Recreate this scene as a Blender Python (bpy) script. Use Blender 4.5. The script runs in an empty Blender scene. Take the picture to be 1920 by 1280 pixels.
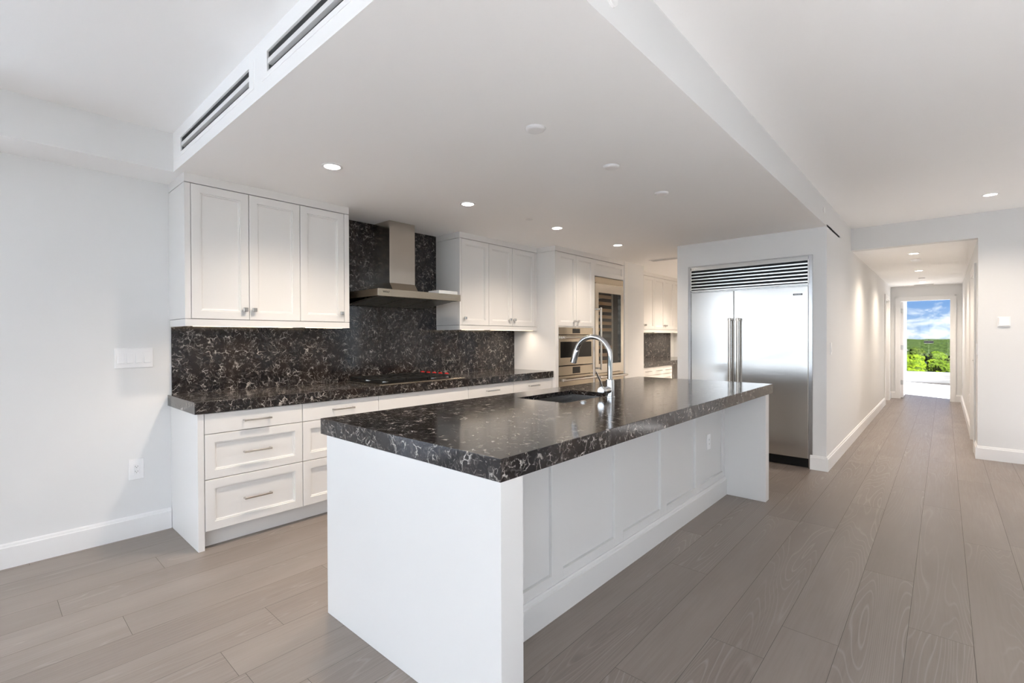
import bpy, bmesh, math, random
from mathutils import Vector, Matrix, noise

SC = bpy.context.scene
COL = SC.collection
PI = math.pi
random.seed(7)

# ------------------------------------------------------------------ camera
CAM_H = 1.3
YAW, PITCH, ROLL, FPX = 0.7324, -0.0074, -0.0037, 900.8
def make_camera():
    cd = bpy.data.cameras.new('camera')
    cam = bpy.data.objects.new('camera', cd)
    COL.objects.link(cam)
    r0 = Vector((math.cos(YAW), math.sin(YAW), 0))
    h = Vector((-math.sin(YAW), math.cos(YAW), 0))
    z = Vector((0, 0, 1))
    fwd = h * math.cos(PITCH) + z * math.sin(PITCH)
    up0 = -h * math.sin(PITCH) + z * math.cos(PITCH)
    right = r0 * math.cos(ROLL) + up0 * math.sin(ROLL)
    up = -r0 * math.sin(ROLL) + up0 * math.cos(ROLL)
    m = Matrix((right, up, -fwd)).transposed().to_4x4()
    m.translation = Vector((0, 0, CAM_H))
    cam.matrix_world = m
    cd.sensor_width = 36
    cd.sensor_fit = 'HORIZONTAL'
    cd.lens = FPX * 36 / 1920
    cd.clip_start = 0.05
    cd.clip_end = 5000
    SC.camera = cam
make_camera()

# ------------------------------------------------------------------ view / exposure
SC.view_settings.view_transform = 'Standard'
SC.view_settings.look = 'None'
SC.view_settings.gamma = 1
SC.view_settings.exposure = 1.06
SC.view_settings.use_curve_mapping = False
SC.cycles.use_denoising = True
SC.cycles.max_bounces = 12
SC.cycles.diffuse_bounces = 7
SC.cycles.glossy_bounces = 5
SC.cycles.transmission_bounces = 8
SC.cycles.transparent_max_bounces = 8
SC.cycles.sample_clamp_indirect = 6
SC.cycles.caustics_reflective = False
SC.cycles.caustics_refractive = False

SKY_SUN_SIDE = 2.2      # brightness of the hazy bright side of the sky (behind the camera)
SKY_FAR_SIDE = 0.48     # brightness of the blue side seen through the far window
SKY_EAST = 0.5
DOWNLIGHT_W = 52.0
UNDERCAB_W = 1.7
WARM = (1.0, 0.84, 0.68)

def build_world():
    w = bpy.data.worlds.new('sky')
    SC.world = w
    w.use_nodes = True
    nt = w.node_tree
    for n in list(nt.nodes): nt.nodes.remove(n)
    N = nt.nodes.new; L = nt.links.new
    out = N('ShaderNodeOutputWorld'); bg = N('ShaderNodeBackground')
    tc = N('ShaderNodeTexCoord')
    sep = N('ShaderNodeSeparateXYZ'); L(tc.outputs['Generated'], sep.inputs[0])
    # sky colour by elevation
    ramp = N('ShaderNodeValToRGB'); L(sep.outputs['Z'], ramp.inputs[0])
    e = ramp.color_ramp.elements
    e[0].position = 0.0; e[0].color = (0.50, 0.68, 0.95, 1)
    e[1].position = 0.5; e[1].color = (0.12, 0.28, 0.72, 1)
    a = e.new(0.05); a.color = (0.27, 0.48, 0.90, 1)
    a = e.new(0.12); a.color = (0.20, 0.40, 0.86, 1)
    # clouds: direction projected on a cloud layer
    zc = N('ShaderNodeMath'); zc.operation = 'MAXIMUM'; L(sep.outputs['Z'], zc.inputs[0]); zc.inputs[1].default_value = 0.0
    za = N('ShaderNodeMath'); za.operation = 'ADD'; L(zc.outputs[0], za.inputs[0]); za.inputs[1].default_value = 0.03
    dv = N('ShaderNodeVectorMath'); dv.operation = 'MULTIPLY'; L(tc.outputs['Generated'], dv.inputs[0])
    dv.inputs[1].default_value = (26, 26, 60)
    n1 = N('ShaderNodeTexNoise'); n1.inputs['Scale'].default_value = 1.0; n1.inputs['Detail'].default_value = 9; n1.inputs['Roughness'].default_value = 0.62
    n1.inputs['Distortion'].default_value = 0.4
    L(dv.outputs[0], n1.inputs['Vector'])
    # more cloud low down (a bank near the horizon), thin streaks above
    band = N('ShaderNodeMapRange'); L(sep.outputs['Z'], band.inputs['Value'])
    band.inputs['From Min'].default_value = 0.055; band.inputs['From Max'].default_value = 0.02
    band.inputs['To Min'].default_value = -0.08; band.inputs['To Max'].default_value = 0.14
    ad = N('ShaderNodeMath'); ad.operation = 'ADD'; L(n1.outputs['Fac'], ad.inputs[0]); L(band.outputs[0], ad.inputs[1])
    cr = N('ShaderNodeMapRange'); L(ad.outputs[0], cr.inputs['Value'])
    cr.inputs['From Min'].default_value = 0.50; cr.inputs['From Max'].default_value = 0.74
    mix = N('ShaderNodeMix'); mix.data_type = 'RGBA'
    L(cr.outputs[0], mix.inputs['Factor']); L(ramp.outputs['Color'], mix.inputs[6]); mix.inputs[7].default_value = (1.25, 1.27, 1.32, 1)
    # bright haze towards the sun side (-Y), medium towards +X
    hz = N('ShaderNodeMapRange'); L(sep.outputs['Y'], hz.inputs['Value'])
    hz.inputs['From Min'].default_value = -0.1; hz.inputs['From Max'].default_value = -0.75
    ax = N('ShaderNodeMath'); ax.operation = 'ABSOLUTE'; L(sep.outputs['X'], ax.inputs[0])
    hx = N('ShaderNodeMapRange'); L(ax.outputs[0], hx.inputs['Value'])
    hx.inputs['From Min'].default_value = 0.25; hx.inputs['From Max'].default_value = 0.9
    st1 = N('ShaderNodeMapRange'); L(hz.outputs[0], st1.inputs['Value']); st1.inputs['To Min'].default_value = SKY_FAR_SIDE; st1.inputs['To Max'].default_value = SKY_SUN_SIDE
    st2 = N('ShaderNodeMapRange'); L(hx.outputs[0], st2.inputs['Value']); st2.inputs['To Min'].default_value = 0; st2.inputs['To Max'].default_value = SKY_EAST
    mx = N('ShaderNodeMath'); mx.operation = 'MAXIMUM'; L(st1.outputs[0], mx.inputs[0]); L(st2.outputs[0], mx.inputs[1])
    hm = N('ShaderNodeMath'); hm.operation = 'MAXIMUM'; L(hz.outputs[0], hm.inputs[0]); L(hx.outputs[0], hm.inputs[1])
    mix2 = N('ShaderNodeMix'); mix2.data_type = 'RGBA'
    L(hm.outputs[0], mix2.inputs['Factor']); L(mix.outputs[2], mix2.inputs[6]); mix2.inputs[7].default_value = (0.88, 0.955, 1.04, 1)
    L(mix2.outputs[2], bg.inputs['Color']); L(mx.outputs[0], bg.inputs['Strength'])
    L(bg.outputs[0], out.inputs['Surface'])
build_world()

def portal(name, loc, rot, sx, sy):
    ld = bpy.data.lights.new(name, 'AREA'); ld.shape = 'RECTANGLE'; ld.size = sx; ld.size_y = sy
    ld.cycles.is_portal = True
    o = bpy.data.objects.new(name, ld); COL.objects.link(o); o.location = loc; o.rotation_euler = rot
portal('window_portal', (-.83, -10.95, 1.30), (PI/2, 0, PI), 6.2, 2.5)
portal('window_portal', (2.27, -4.9, 1.30), (PI/2, 0, -PI/2), 12.0, 2.5)
portal('window_portal', (2.27, 5.65, 1.18), (PI/2, 0, -PI/2), .55, 2.15)
portal('window_portal', (-3.93, -5.7, 1.20), (PI/2, 0, PI/2), 10.3, 2.3)
portal('window_portal', (-.17, 17.85, 1.4), (PI/2, 0, 0), 1.25, 2.2)
portal('window_portal', (.60, 14.93, 1.25), (PI/2, 0, -PI/2), 3.7, 2.48)
sl = bpy.data.lights.new('sun', 'SUN'); sl.energy = 60.0; sl.angle = math.radians(2); sl.color = (.83, .96, 1.08)
so = bpy.data.objects.new('sun', sl); COL.objects.link(so)
so.rotation_euler = Vector((.60, -.42, .94)).to_track_quat('Z', 'Y').to_euler()

# ------------------------------------------------------------------ materials
def pmat(name, base=(.8,.8,.8), rough=.5, metal=0.0, spec=.5, **kw):
    m = bpy.data.materials.new(name); m.use_nodes = True
    b = m.node_tree.nodes['Principled BSDF']
    b.inputs['Base Color'].default_value = (*base, 1)
    b.inputs['Roughness'].default_value = rough
    b.inputs['Metallic'].default_value = metal
    b.inputs['Specular IOR Level'].default_value = spec
    for k, v in kw.items(): b.inputs[k].default_value = v
    return m, m.node_tree, b
def coords(nt, scale=(1,1,1), kind='Object'):
    tc = nt.nodes.new('ShaderNodeTexCoord'); mp = nt.nodes.new('ShaderNodeMapping')
    nt.links.new(tc.outputs[kind], mp.inputs[0]); mp.inputs['Scale'].default_value = scale
    return mp.outputs[0]
def noise_tex(nt, vec, scale, detail=4, rough=.5, dist=0):
    n = nt.nodes.new('ShaderNodeTexNoise'); nt.links.new(vec, n.inputs['Vector'])
    n.inputs['Scale'].default_value = scale; n.inputs['Detail'].default_value = detail
    n.inputs['Roughness'].default_value = rough; n.inputs['Distortion'].default_value = dist
    return n.outputs['Fac']
def maprange(nt, val, a, b, c=0., d=1.):
    n = nt.nodes.new('ShaderNodeMapRange'); nt.links.new(val, n.inputs['Value'])
    for k, v in zip(('From Min','From Max','To Min','To Max'), (a,b,c,d)): n.inputs[k].default_value = v
    return n.outputs[0]
def math_n(nt, op, a, b=None):
    n = nt.nodes.new('ShaderNodeMath'); n.operation = op
    for i, x in enumerate((a, b)):
        if x is None: continue
        if isinstance(x, (int, float)): n.inputs[i].default_value = x
        else: nt.links.new(x, n.inputs[i])
    return n.outputs[0]
def mixc(nt, fac, a, b):
    n = nt.nodes.new('ShaderNodeMix'); n.data_type = 'RGBA'
    if isinstance(fac, (int, float)): n.inputs[0].default_value = fac
    else: nt.links.new(fac, n.inputs[0])
    for i, x in ((6, a), (7, b)):
        if isinstance(x, tuple): n.inputs[i].default_value = (*x, 1)
        else: nt.links.new(x, n.inputs[i])
    return n.outputs[2]
def bump(nt, b, h, strength=.1, dist=.01):
    n = nt.nodes.new('ShaderNodeBump'); nt.links.new(h, n.inputs['Height'])
    n.inputs['Strength'].default_value = strength; n.inputs['Distance'].default_value = dist
    nt.links.new(n.outputs[0], b.inputs['Normal'])

M = {}
def mk_wall(name, c, rough=.75):
    m, nt, b = pmat(name, c, rough, spec=.3)
    v = coords(nt)
    bump(nt, b, noise_tex(nt, v, 220, 2), .04, .002)
    return m
M['wall'] = mk_wall('wall_paint', (.735, .74, .742))
M['ceil'] = mk_wall('ceiling_paint', (.945, .945, .945), .85)
M['trim'] = mk_wall('trim_paint', (.80, .80, .80), .4)
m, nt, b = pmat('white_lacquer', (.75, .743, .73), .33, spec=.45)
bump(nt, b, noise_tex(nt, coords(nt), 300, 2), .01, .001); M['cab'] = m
m, nt, b = pmat('dimmed_white_lacquer', (.655, .652, .645), .33, spec=.45)  # same white as the cabinets, darkened to offset window light on the island
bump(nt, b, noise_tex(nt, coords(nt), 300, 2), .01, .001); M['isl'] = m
M['carcass'] = pmat('cabinet_shadow_gap', (.05, .05, .05), .8)[0]
M['plastic'] = pmat('white_plastic', (.84, .84, .85), .3)[0]
M['plate_grey'] = pmat('grey_plastic', (.55, .55, .56), .4)[0]

def mk_quartz():
    m, nt, b = pmat('dark_veined_quartz', (.02,.018,.017), .13, spec=.45)
    v = coords(nt)
    # warp
    nz = nt.nodes.new('ShaderNodeTexNoise'); nt.links.new(v, nz.inputs['Vector']); nz.inputs['Scale'].default_value = 9; nz.inputs['Detail'].default_value = 5
    sub = nt.nodes.new('ShaderNodeVectorMath'); sub.operation = 'SUBTRACT'; nt.links.new(nz.outputs['Color'], sub.inputs[0]); sub.inputs[1].default_value = (.5,.5,.5)
    sc = nt.nodes.new('ShaderNodeVectorMath'); sc.operation = 'SCALE'; nt.links.new(sub.outputs[0], sc.inputs[0]); sc.inputs['Scale'].default_value = .16
    ad = nt.nodes.new('ShaderNodeVectorMath'); nt.links.new(v, ad.inputs[0]); nt.links.new(sc.outputs[0], ad.inputs[1])
    def veins(scale, w):
        vo = nt.nodes.new('ShaderNodeTexVoronoi'); vo.feature = 'DISTANCE_TO_EDGE'; nt.links.new(ad.outputs[0], vo.inputs['Vector']); vo.inputs['Scale'].default_value = scale
        return maprange(nt, vo.outputs['Distance'], w, 0.0)
    mk1 = maprange(nt, noise_tex(nt, v, 16, 3, .6), .50, .64)
    mk2 = maprange(nt, noise_tex(nt, v, 27, 3, .6), .52, .68)
    a = math_n(nt, 'MULTIPLY', veins(18, .048), mk1)
    c = math_n(nt, 'MULTIPLY', veins(33, .065), mk2)
    s = math_n(nt, 'MAXIMUM', a, math_n(nt, 'MULTIPLY', c, .75))
    haze = math_n(nt, 'MULTIPLY', maprange(nt, noise_tex(nt, ad.outputs[0], 30, 6, .7), .52, .80), .20)
    s = math_n(nt, 'MINIMUM', math_n(nt, 'ADD', s, haze), 1.0)
    basec = mixc(nt, maprange(nt, noise_tex(nt, v, 5, 3), .35, .65), (.010,.0095,.011), (.020,.014,.012))
    col = mixc(nt, s, basec, (.50,.465,.425))
    nt.links.new(col, b.inputs['Base Color'])
    nt.links.new(maprange(nt, s, 0, 1, .12, .25), b.inputs['Roughness'])
    return m
M['quartz'] = mk_quartz()

def mk_steel(name, base, rough, axis):
    m, nt, b = pmat(name, base, rough, 1.0)
    sc = {'X': (2, 500, 500), 'Y': (500, 2, 500), 'Z': (500, 500, 2)}[axis]
    v = coords(nt, sc)
    n = noise_tex(nt, v, 1.0, 3)
    nt.links.new(maprange(nt, n, .3, .7, rough*.85, rough*1.2), b.inputs['Roughness'])
    bump(nt, b, n, .02, .001)
    return m
M['steel'] = mk_steel('brushed_stainless', (.63,.625,.61), .19, 'X')
M['steel_y'] = mk_steel('brushed_stainless_wide', (.43,.375,.30), .22, 'Y')  # base tinted warmer and darker to carry reflected warm light
M['steel_z'] = mk_steel('brushed_stainless_upright', (.54,.50,.445), .2, 'Z')  # the same reflected warmth put into the base, milder
M['nickel'] = pmat('satin_nickel', (.55,.54,.52), .24, 1.0)[0]
M['chrome'] = pmat('polished_chrome', (.62,.63,.64), .07, 1.0)[0]
M['sink'] = mk_steel('sink_steel', (.42,.42,.42), .28, 'Y')
M['black'] = pmat('black_enamel', (.006,.006,.006), .4, spec=.2)[0]
M['iron'] = pmat('cast_iron', (.010,.010,.010), .55, spec=.2)[0]
M['blackglass'] = pmat('black_glass', (.003,.003,.003), .08, spec=.2)[0]
M['filter'] = mk_steel('dark_baffle_steel', (.20,.19,.17), .35, 'Y')
M['red'] = pmat('red_knob_plastic', (.42,.008,.006), .25)[0]
M['text'] = pmat('dark_print', (.03,.03,.03), .5)[0]
M['badge'] = pmat('badge_metal', (.10,.10,.10), .35, .6)[0]
M['badge_text'] = pmat('badge_lettering', (.62,.62,.62), .35, .6)[0]
M['duct'] = pmat('grey_duct_metal', (.115,.118,.12), .6)[0]
M['wood_rack'] = None
def mk_wood_rack():
    m, nt, b = pmat('amber_wood', (.30,.13,.02), .45)
    n = noise_tex(nt, coords(nt, (20,1.5,40)), 3, 4)
    nt.links.new(mixc(nt, n, (.10,.040,.004), (.20,.088,.012)), b.inputs['Base Color'])
    return m
M['wood_rack'] = mk_wood_rack()
def mk_emit(name, col, strength):
    m, nt, b = pmat(name, (.9,.9,.9), .4)
    b.inputs['Emission Color'].default_value = (*col, 1); b.inputs['Emission Strength'].default_value = strength
    return m
M['lamp'] = mk_emit('lit_lamp_lens', (1.0,.93,.84), 14)
M['led'] = mk_emit('lit_led_strip', (1.0,.78,.52), 2.2)
M['screen'] = mk_emit('lit_white_screen', (.95,.98,1.0), .9)
M['paper'] = pmat('pale_grey_card', (.55,.58,.60), .5)[0]

def mk_floor():
    m, nt, b = pmat('grey_brown_oak', (.3,.26,.23), .42, spec=.4)
    at = nt.nodes.new('ShaderNodeAttribute'); at.attribute_name = 'plank'
    rnd = at.outputs['Fac']
    tc = nt.nodes.new('ShaderNodeTexCoord')
    # shift the grain per plank
    comb = nt.nodes.new('ShaderNodeCombineXYZ')
    nt.links.new(math_n(nt, 'MULTIPLY', rnd, 37.3), comb.inputs[0]); nt.links.new(math_n(nt, 'MULTIPLY', rnd, 91.7), comb.inputs[1]); nt.links.new(math_n(nt, 'MULTIPLY', rnd, 13.1), comb.inputs[2])
    ad = nt.nodes.new('ShaderNodeVectorMath'); nt.links.new(tc.outputs['Object'], ad.inputs[0]); nt.links.new(comb.outputs[0], ad.inputs[1])
    def scaled(s):
        mp = nt.nodes.new('ShaderNodeMapping'); nt.links.new(ad.outputs[0], mp.inputs[0]); mp.inputs['Scale'].default_value = s; return mp.outputs[0]
    # cathedral grain: contour lines of a stretched noise
    big = noise_tex(nt, scaled((5.0, .42, 1)), 1.0, 1.5, .4, .3)
    rings = math_n(nt, 'FRACT', math_n(nt, 'MULTIPLY', big, 38))
    tri = math_n(nt, 'ABSOLUTE', math_n(nt, 'SUBTRACT', rings, .5))
    line = maprange(nt, tri, .36, .5)
    msk = maprange(nt, noise_tex(nt, scaled((3, .5, 1)), 1.0, 2), .42, .62)
    line = math_n(nt, 'MULTIPLY', line, msk)
    fine = noise_tex(nt, scaled((95, 3.5, 1)), 1.0, 4, .6)
    cloud = noise_tex(nt, scaled((4, .9, 1)), 1.0, 4, .55)
    tone = mixc(nt, rnd, (.208,.173,.152), (.272,.232,.206))
    c1 = mixc(nt, maprange(nt, cloud, .3, .72), (.174,.142,.122), tone)
    c2 = mixc(nt, math_n(nt, 'MULTIPLY', maprange(nt, fine, .35, .7), .35), c1, (.31,.268,.24))
    c3 = mixc(nt, math_n(nt, 'MULTIPLY', line, .34), c2, (.43,.385,.355))
    knots = maprange(nt, noise_tex(nt, scaled((6, 2.2, 1)), 1.0, 2), .72, .80)
    c4 = mixc(nt, math_n(nt, 'MULTIPLY', knots, .55), c3, (.13,.10,.085))
    nt.links.new(c4, b.inputs['Base Color'])
    nt.links.new(maprange(nt, fine, .3, .7, .30, .44), b.inputs['Roughness'])
    bump(nt, b, math_n(nt, 'ADD', fine, line), .06, .0015)
    return m
M['floor'] = mk_floor()
M['gap'] = pmat('floor_gap', (.06,.05,.043), .8)[0]

def mk_glass():
    m = bpy.data.materials.new('window_glass'); m.use_nodes = True; nt = m.node_tree
    for n in list(nt.nodes): nt.nodes.remove(n)
    o = nt.nodes.new('ShaderNodeOutputMaterial'); t = nt.nodes.new('ShaderNodeBsdfTransparent'); g = nt.nodes.new('ShaderNodeBsdfGlossy')
    g.inputs['Roughness'].default_value = 0.0; t.inputs[0].default_value = (.96,.98,.97,1)
    fr = nt.nodes.new('ShaderNodeFresnel'); fr.inputs[0].default_value = 1.45; mx = nt.nodes.new('ShaderNodeMixShader')
    geo = nt.nodes.new('ShaderNodeNewGeometry')
    nt.links.new(math_n(nt, 'MULTIPLY', fr.outputs[0], math_n(nt, 'SUBTRACT', 1.0, geo.outputs['Backfacing'])), mx.inputs[0]); nt.links.new(t.outputs[0], mx.inputs[1]); nt.links.new(g.outputs[0], mx.inputs[2]); nt.links.new(mx.outputs[0], o.inputs[0])
    return m
M['glass'] = mk_glass()

def mk_leaf(name, a, c, sc=1.6):
    m, nt, b = pmat(name, a, .9, spec=0.0)
    v = coords(nt)
    n = noise_tex(nt, v, sc, 6, .7)
    nt.links.new(mixc(nt, maprange(nt, n, .36, .64), a, c), b.inputs['Base Color'])
    bump(nt, b, noise_tex(nt, v, sc*2, 6, .7), .8, .3)
    return m
M['leaf_bright'] = mk_leaf('bright_leaves', (.006,.010,.001), (.044,.052,.003), 2.6)
M['leaf_mid'] = mk_leaf('mid_leaves', (.005,.008,.001), (.028,.036,.003), 2.6)
M['leaf_dark'] = mk_leaf('olive_leaves', (.003,.005,.001), (.019,.022,.004), 2.6)
M['canopy'] = mk_leaf('distant_leaves', (.002,.0035,.001), (.012,.015,.004), .3)
M['marsh'] = mk_leaf('distant_marsh', (.0025,.0040,.0040), (.0048,.0064,.0062), .01)
M['render_wall'] = pmat('far_pale_wall', (.045,.038,.034), .9, spec=0.0)[0]
M['roofing'] = pmat('far_roofing', (.012,.010,.009), .9, spec=0.0)[0]

# ------------------------------------------------------------------ mesh helpers
class MB:
    def __init__(s): s.bm = bmesh.new()
    def box(s, x0, x1, y0, y1, z0, z1, bev=0.0, seg=1):
        x0, x1 = sorted((x0, x1)); y0, y1 = sorted((y0, y1)); z0, z1 = sorted((z0, z1))
        vs = [s.bm.verts.new(p) for p in ((x0,y0,z0),(x1,y0,z0),(x1,y1,z0),(x0,y1,z0),(x0,y0,z1),(x1,y0,z1),(x1,y1,z1),(x0,y1,z1))]
        fs = [s.bm.faces.new([vs[i] for i in q]) for q in ((3,2,1,0),(4,5,6,7),(0,1,5,4),(1,2,6,5),(2,3,7,6),(3,0,4,7))]
        if bev:
            ed = list({e for f in fs for e in f.edges})
            bmesh.ops.bevel(s.bm, geom=ed, offset=bev, segments=seg, affect='EDGES', profile=.5)
        return s
    def quad(s, *pts):
        s.bm.faces.new([s.bm.verts.new(p) for p in pts]); return s
    def loft(s, rings, cap0=True, cap1=True, closed=True):
        vr = [[s.bm.verts.new(p) for p in r] for r in rings]
        n = len(vr[0])
        for a, b in zip(vr, vr[1:]):
            for i in range(n if closed else n-1):
                j = (i+1) % n
                s.bm.faces.new((a[i], a[j], b[j], b[i]))
        if cap0: s.bm.faces.new(list(reversed(vr[0])))
        if cap1: s.bm.faces.new(vr[-1])
        return s
    def lathe(s, prof, org=(0,0,0), axis=(0,0,1), n=24, cap0=True, cap1=True):
        ax = Vector(axis).normalized(); u = ax.orthogonal().normalized(); w = ax.cross(u); o = Vector(org)
        rings = [[o + ax*h + (u*math.cos(2*PI*i/n) + w*math.sin(2*PI*i/n))*max(r, 1e-5) for i in range(n)] for r, h in prof]
        return s.loft(rings, cap0, cap1)
    def tube(s, pts, r, n=12, cap=True):
        P = [Vector(p) for p in pts]; rs = r if isinstance(r, (list, tuple)) else [r]*len(P)
        t0 = (P[1]-P[0]).normalized(); u = t0.orthogonal().normalized(); rings = []
        for i, p in enumerate(P):
            t = (P[min(i+1, len(P)-1)] - P[max(i-1, 0)]).normalized()
            u = (u - t*u.dot(t)).normalized(); w = t.cross(u)
            rings.append([p + (u*math.cos(2*PI*k/n) + w*math.sin(2*PI*k/n))*rs[i] for k in range(n)])
        return s.loft(rings, cap, cap)
    def bevel_sharp(s, off, seg=1, ang=1.0):
        bmesh.ops.remove_doubles(s.bm, verts=s.bm.verts, dist=1e-6)
        ed = [e for e in s.bm.edges if len(e.link_faces) == 2 and e.calc_face_angle(0) > ang]
        bmesh.ops.bevel(s.bm, geom=ed, offset=off, segments=seg, affect='EDGES', profile=.5); return s
    # framed front on a plane.  P(u, v, d): d is distance out of the face
    def front(s, P, u0, u1, v0, v1, prof, thick):
        rings = [[P(u0,v0,-thick), P(u1,v0,-thick), P(u1,v1,-thick), P(u0,v1,-thick)]]
        for ins, d in prof:
            rings.append([P(u0+ins,v0+ins,d), P(u1-ins,v0+ins,d), P(u1-ins,v1-ins,d), P(u0+ins,v1-ins,d)])
        return s.loft(rings)
    def build(s, name, mat, parent=None, smooth=False):
        bmesh.ops.recalc_face_normals(s.bm, faces=s.bm.faces)
        me = bpy.data.meshes.new(name)
        off = root_loc(parent)
        if off is not None: bmesh.ops.translate(s.bm, verts=s.bm.verts, vec=-off)
        s.bm.to_mesh(me); s.bm.free()
        for m in (mat if isinstance(mat, list) else [mat]): me.materials.append(m)
        if smooth:
            me.polygons.foreach_set('use_smooth', [True]*len(me.polygons)); me.set_sharp_from_angle(angle=math.radians(38))
        o = bpy.data.objects.new(name, me); COL.objects.link(o)
        if parent: o.parent = parent
        return o
def root_loc(p):
    if p is None: return None
    while p.parent: p = p.parent
    return p.location.copy()
def thing(name, label, cat, loc, group=None):
    o = bpy.data.objects.new(name, None); COL.objects.link(o); o.location = loc; o.empty_display_size = .05
    o['label'] = label; o['category'] = cat
    if group: o['group'] = group
    return o
def tag(o, label, cat, group=None, kind=None):
    o['label'] = label; o['category'] = cat
    if group: o['group'] = group
    if kind: o['kind'] = kind
    return o
def struct(name, mb, mat, parent=None, smooth=False):
    o = mb.build(name, mat, parent, smooth)
    if parent is None: o['kind'] = 'structure'
    return o
def origin_to(o, loc):
    """Move a parentless mesh's origin to loc without moving the mesh."""
    loc = Vector(loc); o.data.transform(Matrix.Translation(-loc)); o.location = loc; return o
def dup(root, loc, label=None, group=None):
    r = root.copy(); COL.objects.link(r); r.location = loc
    if label: r['label'] = label
    if group: r['group'] = group
    for ch in root.children:
        c = ch.copy(); COL.objects.link(c); c.parent = r
        for g in ch.children:
            d = g.copy(); COL.objects.link(d); d.parent = c
    return r
def text_mesh(name, body, size, mat, mtx, parent, depth=.0004, bold=False):
    cu = bpy.data.curves.new(name, 'FONT'); cu.body = body; cu.size = size; cu.extrude = depth; cu.align_x = 'CENTER'; cu.align_y = 'CENTER'
    if bold: cu.offset = size*.02
    t = bpy.data.objects.new(name, cu); COL.objects.link(t)
    bpy.context.view_layer.update()
    me = bpy.data.meshes.new_from_object(t.evaluated_get(bpy.context.evaluated_depsgraph_get()))
    bpy.data.objects.remove(t)
    me.transform(mtx); off = root_loc(parent)
    if off is not None: me.transform(Matrix.Translation(-off))
    me.materials.clear(); me.materials.append(mat)
    o = bpy.data.objects.new(name, me); COL.objects.link(o)
    if parent: o.parent = parent
    return o
FACE_X = lambda x, y, z: Matrix(((0,0,1,x),(1,0,0,y),(0,1,0,z),(0,0,0,1)))     # text reading along +Y, facing +X
FACE_NY = lambda x, y, z: Matrix(((1,0,0,x),(0,0,-1,y),(0,1,0,z),(0,0,0,1)))   # text reading along +X, facing -Y
def PX(x): return lambda u, v, d: (x+d, u, v)      # a face towards +X
def PNX(x): return lambda u, v, d: (x-d, u, v)     # towards -X
def PNY(y): return lambda u, v, d: (u, y-d, v)     # towards -Y

# ------------------------------------------------------------------ dimensions
XB = -3.972           # kitchen / left wall face
XU = -3.595           # front of wall cabinets
XP = -3.37            # front of base cabinets
XC = -3.355           # counter edge
XT = -3.33            # front of tall cabinets
XF = -0.8416          # right face of the fridge wall / hall left wall
XH = 0.266            # hall right wall
YV = 0.841            # front of kitchen soffit
YW = 5.47             # fridge wall face
YH = 7.09             # header wall face
YE = 12.94            # hall end wall
YR = 17.9             # far room window wall
ZS, ZL, ZH = 2.363, 2.606, 2.341
X1, Y0, Y9 = 2.3, -11.0, 9.18
YLW = -.45            # where the left wall turns to glass, behind the camera

# ------------------------------------------------------------------ floor (individual planks in one mesh)
def build_floor():
    bm = bmesh.new(); lay = bm.faces.layers.float.new('plank')
    rnd = random.Random(3)
    pitch, off = .2115, -.116
    known = {-5: 2.663, -4: 1.671, -3: 2.115, -2: 2.41, -1: 3.304, 0: 2.776, 1: 4.161, -11: .92, -10: .664, -16: .70, -7: .996}
    k0 = int((XB - off)/pitch) - 1; k1 = int((X1 - off)/pitch) + 1
    g = .0007
    for k in range(k0, k1+1):
        xa, xb_ = max(off + k*pitch, XB-.05), min(off + (k+1)*pitch, X1+.05)
        if xb_ - xa < .01: continue
        ys = []
        a = known.get(k, rnd.uniform(-1, 4)); y = a
        while y < YR + .05: ys.append(y); y += rnd.uniform(1.75, 2.25)
        y = a
        while y > Y0 - .05: y -= rnd.uniform(1.75, 2.25); ys.insert(0, y)
        ys[0] = Y0 - .05; ys.append(YR + .05)
        ys = sorted(set(ys))
        for c, d in zip(ys, ys[1:]):
            if d - c < .02: continue
            f = bm.faces.new([bm.verts.new(p) for p in ((xa+g,c+g,0),(xb_-g,c+g,0),(xb_-g,d-g,0),(xa+g,d-g,0))])
            f[lay] = rnd.random(); f.material_index = 0
    mbx = MB(); mbx.bm.free(); mbx.bm = bm
    n = len(bm.faces)
    mbx.box(XB-.05, X1+.05, Y0-.05, YR+.05, -.12, -.002)
    bm.faces.ensure_lookup_table()
    for f in bm.faces[n:]: f.material_index = 1
    struct('floor', mbx, [M['floor'], M['gap']])
build_floor()

# ------------------------------------------------------------------ walls and ceilings
T = .12
struct('wall_left', MB().box(XB-T, XB, YLW, Y9, 0, ZL), M['wall'])
# living room window wall behind the camera, floor to ceiling openings
def win_wall(name, axis, pos, a0, a1, ztop, mull, thick=.10):
    mb = MB()
    def seg(u0, u1, z0, z1):
        if axis == 'Y': mb.box(u0, u1, pos-thick, pos, z0, z1)
        else: mb.box(pos, pos+thick, u0, u1, z0, z1)
    seg(a0, a1, ztop-.06, ztop); seg(a0, a1, 0, .06)
    for u in mull: seg(u-.035, u+.035, .06, ztop-.06)
    return mb
w2 = win_wall('window_2', 'Y', Y0, XB, X1, ZL, [XB+.06, -2.4, -.83, .73, X1-.06])
struct('window_2', w2, M['trim'])
w3 = win_wall('unseen_fill_window', 'X', X1, Y0, 1.2, ZL, [Y0+.06, -9.0, -7.0, -5.0, -3.0, -.9, 1.15])  # unseen side windows put in for fill light and a floor sun patch
struct('unseen_fill_window', w3, M['trim'])
w4 = win_wall('window_4', 'X', XB-.1, Y0, YLW, ZL, [Y0+.06, -8.4, -5.8, -3.1, YLW-.05])
struct('window_4', w4, M['trim'])
struct('unseen_sun_window', win_wall('unseen_sun_window', 'X', X1+.02, 5.35, 5.95, 2.3, [5.39, 5.91], .06), M['trim'])  # added unseen opening; its sun patch brightens the header and ceiling
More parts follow.
